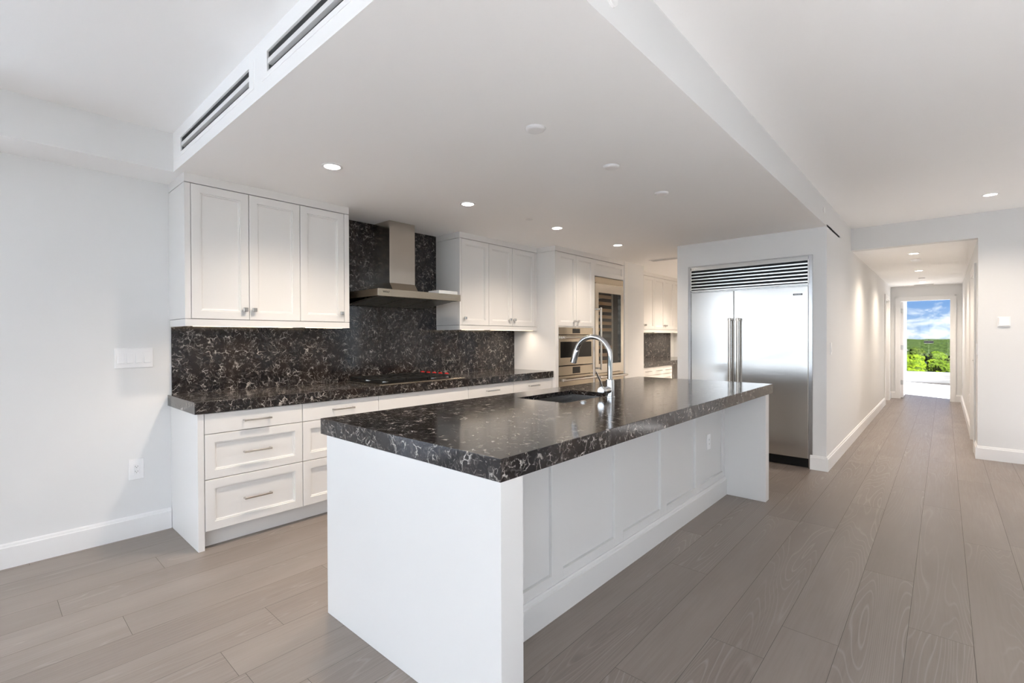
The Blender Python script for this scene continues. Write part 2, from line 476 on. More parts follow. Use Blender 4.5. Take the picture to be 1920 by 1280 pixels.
struct('wall_right', MB().box(X1, X1+.1, 1.2, 5.35, 0, ZL).box(X1, X1+.1, 5.95, YH+T, 0, ZL).box(X1, X1+.1, 5.35, 5.95, 2.3, ZL), M['wall'])
struct('wall_header', MB().box(XH, X1, YH, YH+T, 0, ZL).box(XF, XH, YH, YH+T, ZH, ZL), M['wall'])
# fridge wall with its opening; its right face runs on as the hall's left wall
FX0, FX1, FZ = -2.190, -0.957, 2.105
struct('wall_fridge', MB().box(-2.318, FX0, YW, 6.22, 0, ZS+.02).box(FX1, XF, YW, 6.22, 0, ZS+.02).box(FX0, FX1, YW, 6.22, FZ, ZS+.02).box(FX0, FX1, 6.14, 6.22, 0, FZ), M['wall'])
D1 = (11.56, 12.44)     # doorway in hall left wall
struct('wall_hall_left', MB().box(XF-T, XF, 6.22, D1[0], 0, ZL).box(XF-T, XF, D1[1], YE+T, 0, ZL).box(XF-T, XF, D1[0], D1[1], 2.03, ZL), M['wall'])
D2 = (7.50, 8.36)       # doorway in hall right wall
struct('wall_hall_right', MB().box(XH, XH+T, YH+T, D2[0], 0, ZL).box(XH, XH+T, D2[1], YE+T, 0, ZL).box(XH, XH+T, D2[0], D2[1], 2.03, ZL), M['wall'])
DX0, DX1, DZ = -.692, .104, 2.05
struct('wall_hall_end', MB().box(XF, DX0, YE, YE+T, 0, ZL).box(DX1, XH, YE, YE+T, 0, ZL).box(DX0, DX1, YE, YE+T, DZ, ZL), M['wall'])
struct('wall_pantry', MB().box(XB, XF-T, Y9, Y9+T, 0, ZS+.02), M['wall'])
struct('wall_stub', MB().box(XB, XT, 6.14, 6.64, 0, ZS+.02), M['wall'])
# far room
WX0, WX1, WZ0, WZ1 = -.80, .45, .30, 2.44
struct('wall_far_room', MB().box(-2.6, WX0-.085, YR, YR+T, 0, 2.6).box(WX1+.085, .62, YR, YR+T, 0, 2.6).box(WX0-.085, WX1+.085, YR, YR+T, 0, WZ0-.07).box(WX0-.085, WX1+.085, YR, YR+T, WZ1+.08, 2.6)
       .box(-2.72, -2.6, YE, YR+T, 0, 2.6).box(.62, .74, YE, YR+T, 2.54, 2.6).box(.62, .74, YE, YE+T, 0, 2.54).box(.62, .74, 16.8, YR+T, 0, 2.54).box(-2.72, XF-T, YE, YE+T, 0, 2.6).box(XH+T, .74, YE, YE+T, 0, 2.6), M['wall'])  # side opening made so sun and sky brighten the far room
cl = struct('ceiling', MB().box(XB-T, X1+.1, Y0-.1, YH+T, ZL, ZL+.15), M['ceil'])
struct('ceiling_hall', MB().box(XF-T, XH+T, YH+T, YE+T, ZH, ZH+.2), M['ceil'])
struct('ceiling_far_room', MB().box(-2.72, .74, YE, YR+T, 2.6, 2.75), M['ceil'])
# kitchen soffit with two air slots cut into its front face
VENTS = [(-3.477, -2.366), (-2.164, -1.053)]
VZ0, VZ1 = 2.446, 2.534
sk = MB().box(XB, XF, YV+.16, 6.22, ZS, ZL).box(XB, XF-T-.001, 6.22, Y9, ZS, ZL)
sk.box(XB, XF, YV, YV+.16, ZS, VZ0).box(XB, XF, YV, YV+.16, VZ1, ZL)
xs = [XB] + [q for v in VENTS for q in v] + [XF]
for a, c in zip(xs[::2], xs[1::2]): sk.box(a, c, YV, YV+.16, VZ0, VZ1)
def painted_sides(o):
    for p in o.data.polygons:
        if p.normal.x > .9: p.material_index = 1
painted_sides(struct('ceiling_kitchen', sk, [M['ceil'], M['wall']]))      # beam side carries the wall colour
painted_sides(struct('trim_1', MB().box(XB, -3.650, Y0, YV, ZS, ZL), [M['ceil'], M['wall']]))   # bulkhead along the left wall

# baseboards: a board with a stepped top
def base_profile(mb, p0, p1, n, h=.14, t=.016):
    """Board from p0 to p1 (2-D) standing off the wall along n."""
    (ax, ay), (bx, by) = p0, p1
    prof = [(0,0),(t,0),(t,h-.022),(t-.005,h-.018),(t-.007,h-.006),(t-.011,h),(0,h)]
    mb.loft([[(ax+n[0]*d, ay+n[1]*d, z) for d, z in prof], [(bx+n[0]*d, by+n[1]*d, z) for d, z in prof]]); return mb
struct('baseboard_left', base_profile(MB(), (XB,YLW), (XB,.885), (1,0)), M['trim'])
struct('baseboard_header', base_profile(base_profile(MB(), (XH,YH), (X1,YH), (0,-1)), (XH,YH-.016), (XH,D2[0]-.085), (-1,0)), M['trim'])
struct('baseboard_fridge', base_profile(base_profile(MB(), (FX1-.02,YW), (XF,YW), (0,-1)), (-2.318,YW), (FX0,YW), (0,-1)), M['trim'])
struct('baseboard_hall_left', base_profile(base_profile(MB(), (XF,YW-.016), (XF,D1[0]-.075), (1,0)), (XF,D1[1]+.075), (XF,YE), (1,0)), M['trim'])
struct('baseboard_hall_right', base_profile(MB(), (XH,D2[1]+.085), (XH,YE), (-1,0)), M['trim'])
struct('baseboard_hall_end', base_profile(base_profile(MB(), (XF,YE), (DX0-.06,YE), (0,-1)), (DX1+.07,YE), (XH,YE), (0,-1)), M['trim'])
struct('baseboard_far_room', base_profile(MB(), (-2.6,YR), (.62,YR), (0,-1), .12), M['trim'])

# door casings and leaves
def casing_y(name, y, x0, x1, z, w, t=.018):      # around an opening in a wall facing -Y
    mb = MB().box(x0-w, x0, y-t, y, 0, z+w).box(x1, x1+w, y-t, y, 0, z+w).box(x0, x1, y-t, y, z, z+w)
    mb.box(x0-w, x0-w+.02, y-t-.008, y-t, 0, z+w).box(x1+w-.02, x1+w, y-t-.008, y-t, 0, z+w).box(x0-w, x1+w, y-t-.008, y-t, z+w-.02, z+w)
    mb.box(x0-.002, x0+.014, y-.005, y+T+.005, 0, z).box(x1-.014, x1+.002, y-.005, y+T+.005, 0, z).box(x0, x1, y-.005, y+T+.005, z-.014, z+.002)
    return struct(name, mb, M['trim'])
casing_y('trim_2', YE, DX0, DX1, DZ, .072)
def casing_x(name, x, s, y0, y1, z, w, t=.02):
    mb = MB().box(x, x+s*t, y0-w, y0, 0, z+w).box(x, x+s*t, y1, y1+w, 0, z+w).box(x, x+s*t, y0, y1, z, z+w)
    mb.box(x+s*.002, x-s*T, y0-.002, y0+.014, 0, z).box(x+s*.002, x-s*T, y1-.014, y1+.002, 0, z).box(x+s*.002, x-s*T, y0, y1, z-.014, z+.002)
    return struct(name, mb, M['trim'])
casing_x('trim_3', XF, 1, D1[0], D1[1], 2.03, .075)
casing_x('trim_4', XH, -1, D2[0], D2[1], 2.03, .085)
def lever(mb, org, out, along):
    o = Vector(org); n = Vector(out); a = Vector(along)
    mb.lathe([(.026,0),(.026,.006),(.02,.009)], o, n, 20).tube([o+n*.005, o+n*.05], .009).tube([o+n*.045, o+n*.047+a*.03, o+n*.047+a*.12], [.009,.0085,.007]); return mb
DOORP = [(0,0),(.115,0),(.120,-.006),(.128,-.008)]
d1 = struct('door_1', MB().front(PX(XF-.05), D1[0]+.015, D1[1]-.015, .01, 2.014, DOORP, .04), M['trim'])
struct('door_handle', lever(MB(), (XF-.05, D1[0]+.08, 1.0), (1,0,0), (0,1,0)), M['nickel'], d1, True)
d2 = struct('door_2', MB().front(PNX(XH+.05), D2[0]+.015, D2[1]-.015, .01, 2.014, DOORP, .04), M['trim'])
struct('door_handle', lever(MB(), (XH+.05, D2[1]-.08, 1.0), (-1,0,0), (0,-1,0)), M['nickel'], d2, True)
# the bedroom door stands open, swung into the far room, edge towards the hall
d3 = struct('door_3', MB().box(DX0+.016, DX0+.056, YE+.10, YE+.10+.78, .012, 2.03, .002), M['trim'])
for z in (.332, 1.069, 1.84):
    struct('hinge', MB().box(DX0+.017, DX0+.054, YE+.096, YE+.103, z-.045, z+.045).tube([(DX0+.016, YE+.094, z-.048), (DX0+.016, YE+.094, z+.048)], .007, 10), M['nickel'], d3)
struct('door_handle', lever(MB(), (DX0+.056, YE+.82, 1.0), (1,0,0), (0,-1,0)), M['nickel'], d3, True)

# far window
wf = MB()
for a0, a1, c0, c1 in ((WX0-.085, WX1+.085, WZ0-.07, WZ0), (WX0-.085, WX1+.085, WZ1, WZ1+.08), (WX0-.085, WX0, WZ0, WZ1), (WX1, WX1+.085, WZ0, WZ1)):
    wf.box(a0, a1, YR-.012, YR+T, c0, c1, .002)
w1 = struct('window_1', wf, M['trim'])
struct('window_sill', MB().box(WX0-.12, WX1+.12, YR-.035, YR, WZ0-.085, WZ0-.065, .002), M['trim'], w1)
struct('glass_pane', MB().box(WX0, WX1, YR+.06, YR+.066, WZ0, WZ1), M['glass'], w1)

# ------------------------------------------------------------------ cabinets
SHAKER = [(0,-.0015),(.0015,0),(.052,0),(.0535,-.006),(.060,-.006),(.0615,-.011),(.066,-.0125)]
def shaker(name, P, u0, u1, v0, v1, parent, thick=.02, gap=.0020, prof=SHAKER):
    return MB().front(P, u0+gap, u1-gap, v0+gap, v1-gap, prof, thick).build(name, M['cab'], parent)
def flat_front(name, P, u0, u1, v0, v1, parent, thick=.02, gap=.0020):
    return MB().front(P, u0+gap, u1-gap, v0+gap, v1-gap, [(0,-.0015),(.0015,0)], thick).build(name, M['cab'], parent)
def knob(x, y, z, parent):
    return MB().box(x, x+.014, y-.006, y+.006, z-.006, z+.006).box(x+.012, x+.030, y-.0135, y+.0135, z-.0135, z+.0135, .0015).build('knob', M['nickel'], parent)
def pull(x, y, z, parent, w=.172):
    mb = MB()
    for s in (-1, 1): mb.box(x, x+.024, y+s*(w/2-.006)-.005, y+s*(w/2-.006)+.005, z-.005, z+.005)
    mb.box(x+.022, x+.032, y-w/2, y+w/2, z-.0055, z+.0055, .001)
    return mb.build('pull', M['nickel'], parent)

ZU0, ZUL, ZUT = 1.384, 1.431, 2.303
def wall_cab(label, y0, y1, doors, knobs, fill=(0, 0), led=True, left_side=True):
    t = thing('wall_cabinet', label, 'cabinet', (XU, (y0+y1)/2, ZU0), 'white shaker wall cabinets')
    MB().box(XB+.002, XU-.022, y0+.004, y1-.004, ZUL-.001, ZUT-.001).build('carcass', M['carcass'], t)
    # outer skin: sides, fascia at the ceiling, light rail at the bottom
    MB().box(XB+.001, XU if fill[0] else XU-.021, y0, y0+max(.0035, fill[0]-.0016), ZUL+.0016, ZUT-.0016).build('side_panel', M['cab'], t)
    MB().box(XB+.001, XU if fill[1] else XU-.021, y1-max(.0035, fill[1]-.0016), y1, ZUL+.0016, ZUT-.0016).build('side_panel', M['cab'], t)
    MB().box(XB+.001, XU, y0, y1, ZUT+.003, ZS).build('fascia', M['cab'], t)
    MB().box(XU-.02, XU, y0, y1, ZU0, ZUL-.0016).box(XB+.013, XU-.02, y0, y0+.018, ZU0, ZUL-.0016).box(XB+.013, XU-.02, y1-.018, y1, ZU0, ZUL-.0016).build('light_rail', M['cab'], t)
    MB().box(XB+.013, XU-.02, y0+.018, y1-.018, ZUL-.012, ZUL-.003).build('bottom_panel', M['cab'], t)
    for (a, c), k in zip(doors, knobs):
        d = shaker('door', PX(XU), a, c, ZUL, ZUT, t)
        knob(XU, k, 1.502, d)
    if led:
        MB().box(XU-.034, XU-.022, y0+.05, y1-.05, ZU0-.0015, ZU0+.004).build('led_strip', M['led'], t)
        ld = bpy.data.lights.new('undercabinet_lamp', 'AREA'); ld.shape = 'RECTANGLE'; ld.size = .03; ld.size_y = y1-y0-.12
        ld.energy = UNDERCAB_W*(y1-y0); ld.color = WARM; ld.spread = math.radians(150)
        lo = bpy.data.objects.new('undercabinet_lamp', ld); COL.objects.link(lo); lo.parent = t
        lo.location = Vector((XU-.10, (y0+y1)/2, ZUL-.03)) - t.location
    return t
YB0, YB1 = .885, 2.022
wall_cab('white two-door wall cabinet at the open end of the run, first from the light switches', .885, 1.6235, [(.919,1.267),(1.267,1.6235)], [1.236,1.294], (.034,0))
wall_cab('white single-door wall cabinet with one knob, on the near side of the range hood', 1.6235, 2.022, [(1.6235,1.980)], [1.948], (0,.042))
wall_cab('white single-door wall cabinet just beyond the range hood', 3.220, 3.634, [(3.247,3.634)], [3.282], (.027,0))
wall_cab('white two-door wall cabinet between the range hood and the tall oven cabinet', 3.634, 4.446, [(3.634,4.008),(4.008,4.406)], [3.957,4.029], (0,.040))
# pantry wall cabinets beyond the stub wall
def pantry():
    ys = [6.66, 7.17, 7.56, 7.95, 8.34, 8.75, 9.175]
    wall_cab('two-door wall cabinet in the pantry nook, half hidden behind the stub wall', 6.645, 7.56, [(6.78,7.17),(7.17,7.56)], [7.13,7.21], (.135,0))
    wall_cab('warm-lit two-door wall cabinet with the brightest knob pair in the pantry nook', 7.56, 8.34, [(7.56,7.95),(7.95,8.34)], [7.91,7.99])
    wall_cab('two-door wall cabinet in the pantry nook nearest the refrigerator wall edge', 8.34, 9.178, [(8.34,8.74),(8.74,9.14)], [8.70,8.78], (0,.038))
pantry()

ZC0, ZC1 = .843, .917
def base_cab(label, y0, y1, rows, pulls=True, post=0.0, endpost=0.0, doors=None):
    t = thing('base_cabinet', label, 'cabinet', (XP, (y0+y1)/2, 0), 'white base cabinets under the counter')
    MB().box(XB+.002, XP-.022, y0+post, y1-endpost, .112, ZC0-.001).build('carcass', M['carcass'], t)
    MB().box(XB+.002, XP-.070, y0+post, y1-endpost, 0, .111).build('toe_kick', M['cab'], t)
    if post: MB().box(XB+.002, XP, y0, y0+post-.0016, 0, ZC0-.0005, .001).build('end_panel', M['cab'], t)
    if endpost: MB().box(XB+.002, XP, y1-endpost+.0016, y1, .112, ZC0-.0005).build('filler_panel', M['cab'], t)
    a, c = y0+post, y1-endpost
    for i, (z0, z1) in enumerate(rows):
        f = (flat_front if i == 0 else shaker)('drawer', PX(XP), a, c, z0, z1, t)
        if pulls or i: pull(XP, (a+c)/2, (z0+z1)/2 if i != 0 else .776, f)
    return t
ROWS = [(.712,.842),(.431,.712),(.112,.431)]
base_cab('white three-drawer base cabinet with the exposed end panel, by the wall outlet', .888, 1.531, ROWS, post=.036)
base_cab('white three-drawer base cabinet half hidden behind the island corner', 1.531, 2.145, ROWS)
base_cab('wide white base cabinet without handles on top drawer, under the gas cooktop', 2.145, 3.124, ROWS, pulls=False)
base_cab('white drawer base cabinet just beyond the cooktop cabinet, seen over the island', 3.124, 3.768, ROWS)
base_cab('white drawer base cabinet beside the tall oven cabinet, seen over the island', 3.768, 4.446, ROWS, endpost=.02)
for i, (a, c, lb) in enumerate(((6.645, 7.06, 'pantry drawer base cabinet mostly hidden behind the stub wall'), (7.06, 7.395, 'pantry drawer base cabinet, middle one of the three in view'), (7.395, 7.73, 'pantry drawer base cabinet, third from the stub wall'), (7.73, 8.45, 'pantry drawer base cabinet hidden behind the refrigerator wall'), (8.45, 9.178, 'pantry drawer base cabinet against the end wall'))):
    if i < 3: base_cab(lb, a, c, ROWS)

# worktops and splashbacks
def slab(x0, x1, y0, y1, z0, z1, hole=None, drop=.03):
    mb = MB()
    zb = z0
    if hole: z0 = z1 - drop                     # thin top with a dropped apron around the edge
    if not hole: mb.box(x0, x1, y0, y1, z0, z1)
    else:
        X = [x0, hole[0], hole[1], x1]; Y = [y0, hole[2], hole[3], y1]
        vt = {}
        def V(i, j, k):
            if (i,j,k) not in vt: vt[i,j,k] = mb.bm.verts.new((X[i], Y[j], (z0,z1)[k]))
            return vt[i,j,k]
        for i in range(3):
            for j in range(3):
                if i == 1 and j == 1: continue
                for k in (0, 1): mb.bm.faces.new([V(i,j,k), V(i+1,j,k), V(i+1,j+1,k), V(i,j+1,k)])
        def side(a, c): mb.bm.faces.new([V(*a,0), V(*c,0), V(*c,1), V(*a,1)])
        for n in range(3):
            side((n,0),(n+1,0)); side((n,3),(n+1,3)); side((0,n),(0,n+1)); side((3,n),(3,n+1))
        side((1,1),(2,1)); side((1,2),(2,2)); side((1,1),(1,2)); side((2,1),(2,2))
        bmesh.ops.recalc_face_normals(mb.bm, faces=mb.bm.faces)
    if hole:
        bm = mb.bm; t = .032
        bmesh.ops.remove_doubles(bm, verts=bm.verts, dist=1e-6)
        ed = [e for e in bm.edges if len(e.link_faces) == 2 and e.calc_face_angle(0) > 1 and all(v.co.z > z1-1e-5 for v in e.verts)]
        bmesh.ops.bevel(bm, geom=ed, offset=.0018, segments=2, affect='EDGES', profile=.5)
        O = ((x0,y0),(x1,y0),(x1,y1),(x0,y1)); I = ((x0+t,y0+t),(x1-t,y0+t),(x1-t,y1-t),(x0+t,y1-t))
        for i in range(4):
            j = (i+1) % 4
            for q in (((*O[i],z0),(*O[j],z0),(*O[j],zb),(*O[i],zb)), ((*O[i],zb),(*O[j],zb),(*I[j],zb),(*I[i],zb)), ((*I[i],zb),(*I[j],zb),(*I[j],z0),(*I[i],z0))): mb.quad(*q)
        bmesh.ops.remove_doubles(bm, verts=bm.verts, dist=1e-6)
        return mb
    return mb.bevel_sharp(.0018, 2)
o = slab(XB+.002, XC, .870, 4.447, ZC0, ZC1).build('countertop', M['quartz'])
tag(origin_to(o, (XC, 2.6, ZC0)), 'dark veined quartz countertop along the kitchen wall, holding the cooktop', 'countertop')
o = slab(XB+.002, XC, 6.645, 9.178, ZC0, ZC1).build('countertop', M['quartz'])
tag(origin_to(o, (XC, 7.9, ZC0)), 'dark quartz countertop in the pantry nook beyond the stub wall', 'countertop')
bs = MB().box(XB+.001, XB+.012, .893, 4.446, ZC1+.0005, ZUL-.013).box(XB+.001, XB+.012, 2.024, 3.218, ZUL-.013, ZS-.001).build('backsplash', M['quartz'])
tag(origin_to(bs, (XB, 2.6, ZC1)), 'black veined stone backsplash behind the cooktop, rising to the ceiling at the hood', 'backsplash')
bs = MB().box(XB+.001, XB+.012, 6.646, 9.02, ZC1+.0005, ZUL-.013).build('backsplash', M['quartz'])
tag(origin_to(bs, (XB, 7.9, ZC1)), 'dark stone backsplash in the pantry nook', 'backsplash')

# ------------------------------------------------------------------ tall oven / wine cabinet
def tall_cabinet():
    t = thing('tall_cabinet', 'tall white cabinet housing the ovens and the wine fridge', 'cabinet', (XT, 5.29, 0))
    MB().box(XB, XT, 4.449, 4.500, 0, ZUT, .001).build('end_panel', M['cab'], t)
    MB().box(XB, XT+.012, 6.050, 6.139, 0, ZS, .001).build('end_panel', M['cab'], t)
    MB().box(XB, XT+.004, 4.449, 6.050, ZUT+.003, ZS).build('fascia', M['cab'], t)
    f = MB()
    f.box(XB, XT-.001, 4.500, 4.510, .1, ZUT-.001).box(XB, XT-.001, 5.246, 5.294, .1, ZUT-.001).box(XB, XT-.001, 6.028, 6.050, .1, ZUT-.001)
    f.box(XB, XT-.001, 4.510, 5.246, 1.424, 1.434).box(XB, XT-.001, 4.510, 5.246, .10, .20)
    f.build('face_frame', M['cab'], t)
    MB().box(XB, XB+.02, 4.5, 6.05, .1, ZUT).box(XB, XT-.024, 4.5, 5.25, 1.436, ZUT-.002).box(XB, XT-.024, 5.29, 6.05, 2.095, ZUT-.002).build('carcass', M['carcass'], t)
    MB().box(XB, XT-.06, 4.5, 6.05, 0, .1).build('toe_kick', M['cab'], t)
    a = shaker('door', PX(XT), 4.503, 4.875, 1.436, ZUT, t); knob(XT, 4.826, 1.50, a)
    a = shaker('door', PX(XT), 4.875, 5.262, 1.436, ZUT, t); knob(XT, 4.905, 1.50, a)
    shaker('door_panel', PX(XT), 5.266, 6.046, 2.094, ZUT, t)
tall_cabinet()

def bar_handle_y(x, y0, y1, z, parent, r=.0125, off=.055, mat=None):
    mb = MB()
    for y in (y0+.03, y1-.03): mb.box(x, x+off+.006, y-.016, y+.016, z-.016, z+.016, .003)
    mb.tube([(x+off, y0, z), (x+off, y1, z)], r, 14)
    for y, s in ((y0, -1), (y1, 1)): mb.lathe([(r+.001,0),(r+.001,.004),(r-.003,.007)], (x+off, y, z), (0,s,0), 14)
    return mb.build('handle', mat or M['nickel'], parent, True)
def wall_oven(label, y0, y1, z0, z1, ctrl, gl, hz):
    t = thing('wall_oven', label, 'oven', (XT, (y0+y1)/2, z0))
    MB().box(XB+.03, XT-.03, y0+.01, y1-.01, z0+.005, z1-.005).build('body', M['black'], t)
    c = MB().box(XT-.03, XT+.004, y0, y1, ctrl+.003, z1, .0015).build('control_panel', M['steel_y'], t)
    MB().box(XT+.003, XT+.0055, 4.79, 4.95, ctrl+.017, z1-.014, .001).build('display', M['blackglass'], c)
    d = MB()
    P = PX(XT+.004)
    # door frame around the glass
    g0, g1 = gl
    d.front(P, y0, y1, z0, ctrl-.005, [(0,-.002),(.002,0)], .034)
    door = d.build('door', M['steel_y'], t)
    MB().box(XT+.003, XT+.0058, y0+.032, y1-.040, g0, g1, .001).build('window', M['blackglass'], door)
    bar_handle_y(XT+.004, y0+.02, y1-.005, hz, door)
    return t
wall_oven('upper stainless wall oven with a wide black window', 4.512, 5.244, .972, 1.422, 1.336, (1.064, 1.253), 1.302)
wall_oven('lower stainless wall oven partly hidden by the faucet and island', 4.512, 5.244, .205, .962, .852, (.40, .707), .803)
def wine_fridge():
    t = thing('wine_fridge', 'tall stainless wine fridge with amber wooden racks behind glass', 'wine fridge', (XT, 5.66, 0))
    y0, y1 = 5.298, 6.024
    b = MB().box(XB+.03, XB+.05, y0, y1, .1, 2.085).box(XB+.05, XT-.05, y0, y0+.02, .1, 2.085).box(XB+.05, XT-.05, y1-.02, y1, .1, 2.085).box(XB+.05, XT-.05, y0+.02, y1-.02, 2.03, 2.085).box(XB+.05, XT-.05, y0+.02, y1-.02, .80, .90)
    b.build('body', M['black'], t)
    MB().box(XB+.055, XB+.06, y0+.03, y1-.03, .92, 1.95).build('back_liner', pmat('grey_liner', (.30,.29,.27), .5)[0], t)
    MB().box(XT-.05, XT+.002, y0, y1, 2.006, 2.087, .0015).tube([(XT+.006, y0+.01, 2.003), (XT+.008, y0+.25, 2.006), (XT+.006, y1-.02, 2.003)], .006, 8).build('top_grille', M['steel_y'], t)
    # door frame ring
    P = PX(XT+.004); d = MB()
    for a, c, e, f in ((y0,y1,1.887,2.000),(y0,y1,.842,.957),(y0,5.379,.957,1.887),(5.953,y1,.957,1.887)): d.box(XT-.045, XT+.004, a, c, e, f)
    door = d.build('door', M['steel_z'], t)
    MB().box(XT-.02, XT-.015, 5.379, 5.953, .957, 1.887).build('glass_pane', M['glass'], door)
    h = MB(); hy = 5.345
    h.box(XT+.004, XT+.064, hy-.011, hy+.011, 1.655, 1.677, .002).box(XT+.004, XT+.064, hy-.011, hy+.011, .895, .917, .002).box(XT+.050, XT+.072, hy-.011, hy+.011, .885, 1.687, .003)
    h.build('handle', M['nickel'], door)
    MB().box(XT-.06, XT-.045, 5.80, 5.825, .92, 1.93).build('rack_post', M['filter'], t)
    ld = bpy.data.lights.new('interior_lamp', 'AREA'); ld.shape = 'RECTANGLE'; ld.size = .02; ld.size_y = .5; ld.energy = 1.0; ld.color = (1, .85, .65)
    lo = bpy.data.objects.new('interior_lamp', ld); COL.objects.link(lo); lo.parent = t; lo.location = Vector((XT-.034, 5.60, 1.90)) - t.location
    zs_ = [1.845, 1.755, 1.665, 1.578, 1.492, 1.405, 1.17, 1.07, .975]
    for z in zs_:
        s = MB().box(XB+.08, XT-.07, 5.335, 5.79, z-.004, z+.004).build('shelf', M['filter'], t)
        MB().box(XT-.07, XT-.05, 5.33, 5.80, z-.022, z+.022, .003).build('wooden_front', M['wood_rack'], s)
    MB().box(XB+.06, XT-.052, 5.33, 5.80, 1.30, 1.345).build('divider', M['black'], t)
    dr = MB().box(XT-.045, XT+.004, y0, y1, .115, .836, .0015).build('drawer', M['steel_y'], t)
    bar_handle_y(XT+.004, y0+.04, y1+.005, .787, dr, .013)
wine_fridge()

# ------------------------------------------------------------------ range hood
def hood():
    y0, y1, xf = 2.168, 3.062, -3.405
    t = thing('range_hood', 'stainless chimney range hood on the stone wall above the cooktop', 'range hood', (XB, 2.615, 1.645))
    zb, zt = 1.648, 1.708
    c = MB()
    for a in ((xf-.012, xf, y0, y1, zb, zt), (XB+.013, xf-.012, y0, y0+.012, zb, zt), (XB+.013, xf-.012, y1-.012, y1, zb, zt), (XB+.013, xf-.012, y0+.012, y1-.012, zt-.006, zt)): c.box(*a)
    can = c.bevel_sharp(.0012).build('canopy', M['steel_y'], t)
    text_mesh('logo', 'WOLF', .022, M['text'], FACE_X(xf+.0003, 2.245, 1.683), can, bold=True)
    for i in range(8):
        y = 2.86 + i*.018
        MB().lathe([(.003,0),(.003,.0008)], (xf, y, 1.676), (1,0,0), 10).build('touch_button', M['nickel'], can)
    # chimney with a sloped foot
    ch = MB(); xc = -3.705; ya, yb = 2.480, 2.758
    ch.loft([[(XB+.013,ya,1.80),(xc,ya,1.80),(xc,yb,1.80),(XB+.013,yb,1.80)], [(XB+.013,ya,ZS-.001),(xc,ya,ZS-.001),(xc,yb,ZS-.001),(XB+.013,yb,ZS-.001)]])
    ch.bevel_sharp(.0012).build('chimney', M['steel_z'], t)
    ft = MB(); ft.loft([[(XB+.013,ya,zt),(xc+.065,ya,zt),(xc+.065,yb,zt),(XB+.013,yb,zt)], [(XB+.013,ya,1.80),(xc,ya,1.80),(xc,yb,1.80),(XB+.013,yb,1.80)]])
    ft.build('chimney_foot', M['steel_y'], t)
    # baffle filters, tilted down towards the wall
    n = 3; w = (y1-y0-.06)/n
    for k in range(n):
        f = MB(); a, b_ = y0+.03+k*w+.006, y0+.03+(k+1)*w-.006
        m_ = 9; xa, xbk = xf-.05, XB+.045
        for i in range(m_):
            u0, u1 = i/m_, (i+.72)/m_
            p = lambda u: (xa+(xbk-xa)*u, zb-.002-.050*u)
            (qa, za), (qb, zb2) = p(u0), p(u1)
            f.loft([[(qa,a,za),(qb,a,zb2),(qb,a,zb2+.008),(qa,a,za+.008)], [(qa,b_,za),(qb,b_,zb2),(qb,b_,zb2+.008),(qa,b_,za+.008)]])
        (qa, za), (qb, zb2) = (xa, zb), (xbk, zb-.050)
        f.loft([[(qa,a,za+.010),(qb,a,zb2+.010),(qb,a,zb2+.013),(qa,a,za+.013)], [(qa,b_,za+.010),(qb,b_,zb2+.010),(qb,b_,zb2+.013),(qa,b_,za+.013)]])
        f.build('baffle_filter', M['filter'], t)
    # light bar hanging along the back edge
    MB().loft([[(XB+.014,y0+.02,1.592),(XB+.075,y0+.02,1.600),(XB+.075,y0+.02,1.606),(XB+.014,y0+.02,1.65)], [(XB+.014,y1-.02,1.592),(XB+.075,y1-.02,1.600),(XB+.075,y1-.02,1.606),(XB+.014,y1-.02,1.65)]]).build('back_rail', M['steel_y'], t)
hood()
bk = MB().box(-3.60, -3.44, 2.83, 3.055, 1.7085, 1.742, .003).build('booklet_box', M['paper'])
tag(origin_to(bk, (-3.52, 2.94, 1.7085)), 'flat pale grey box lying on top of the range hood', 'box')

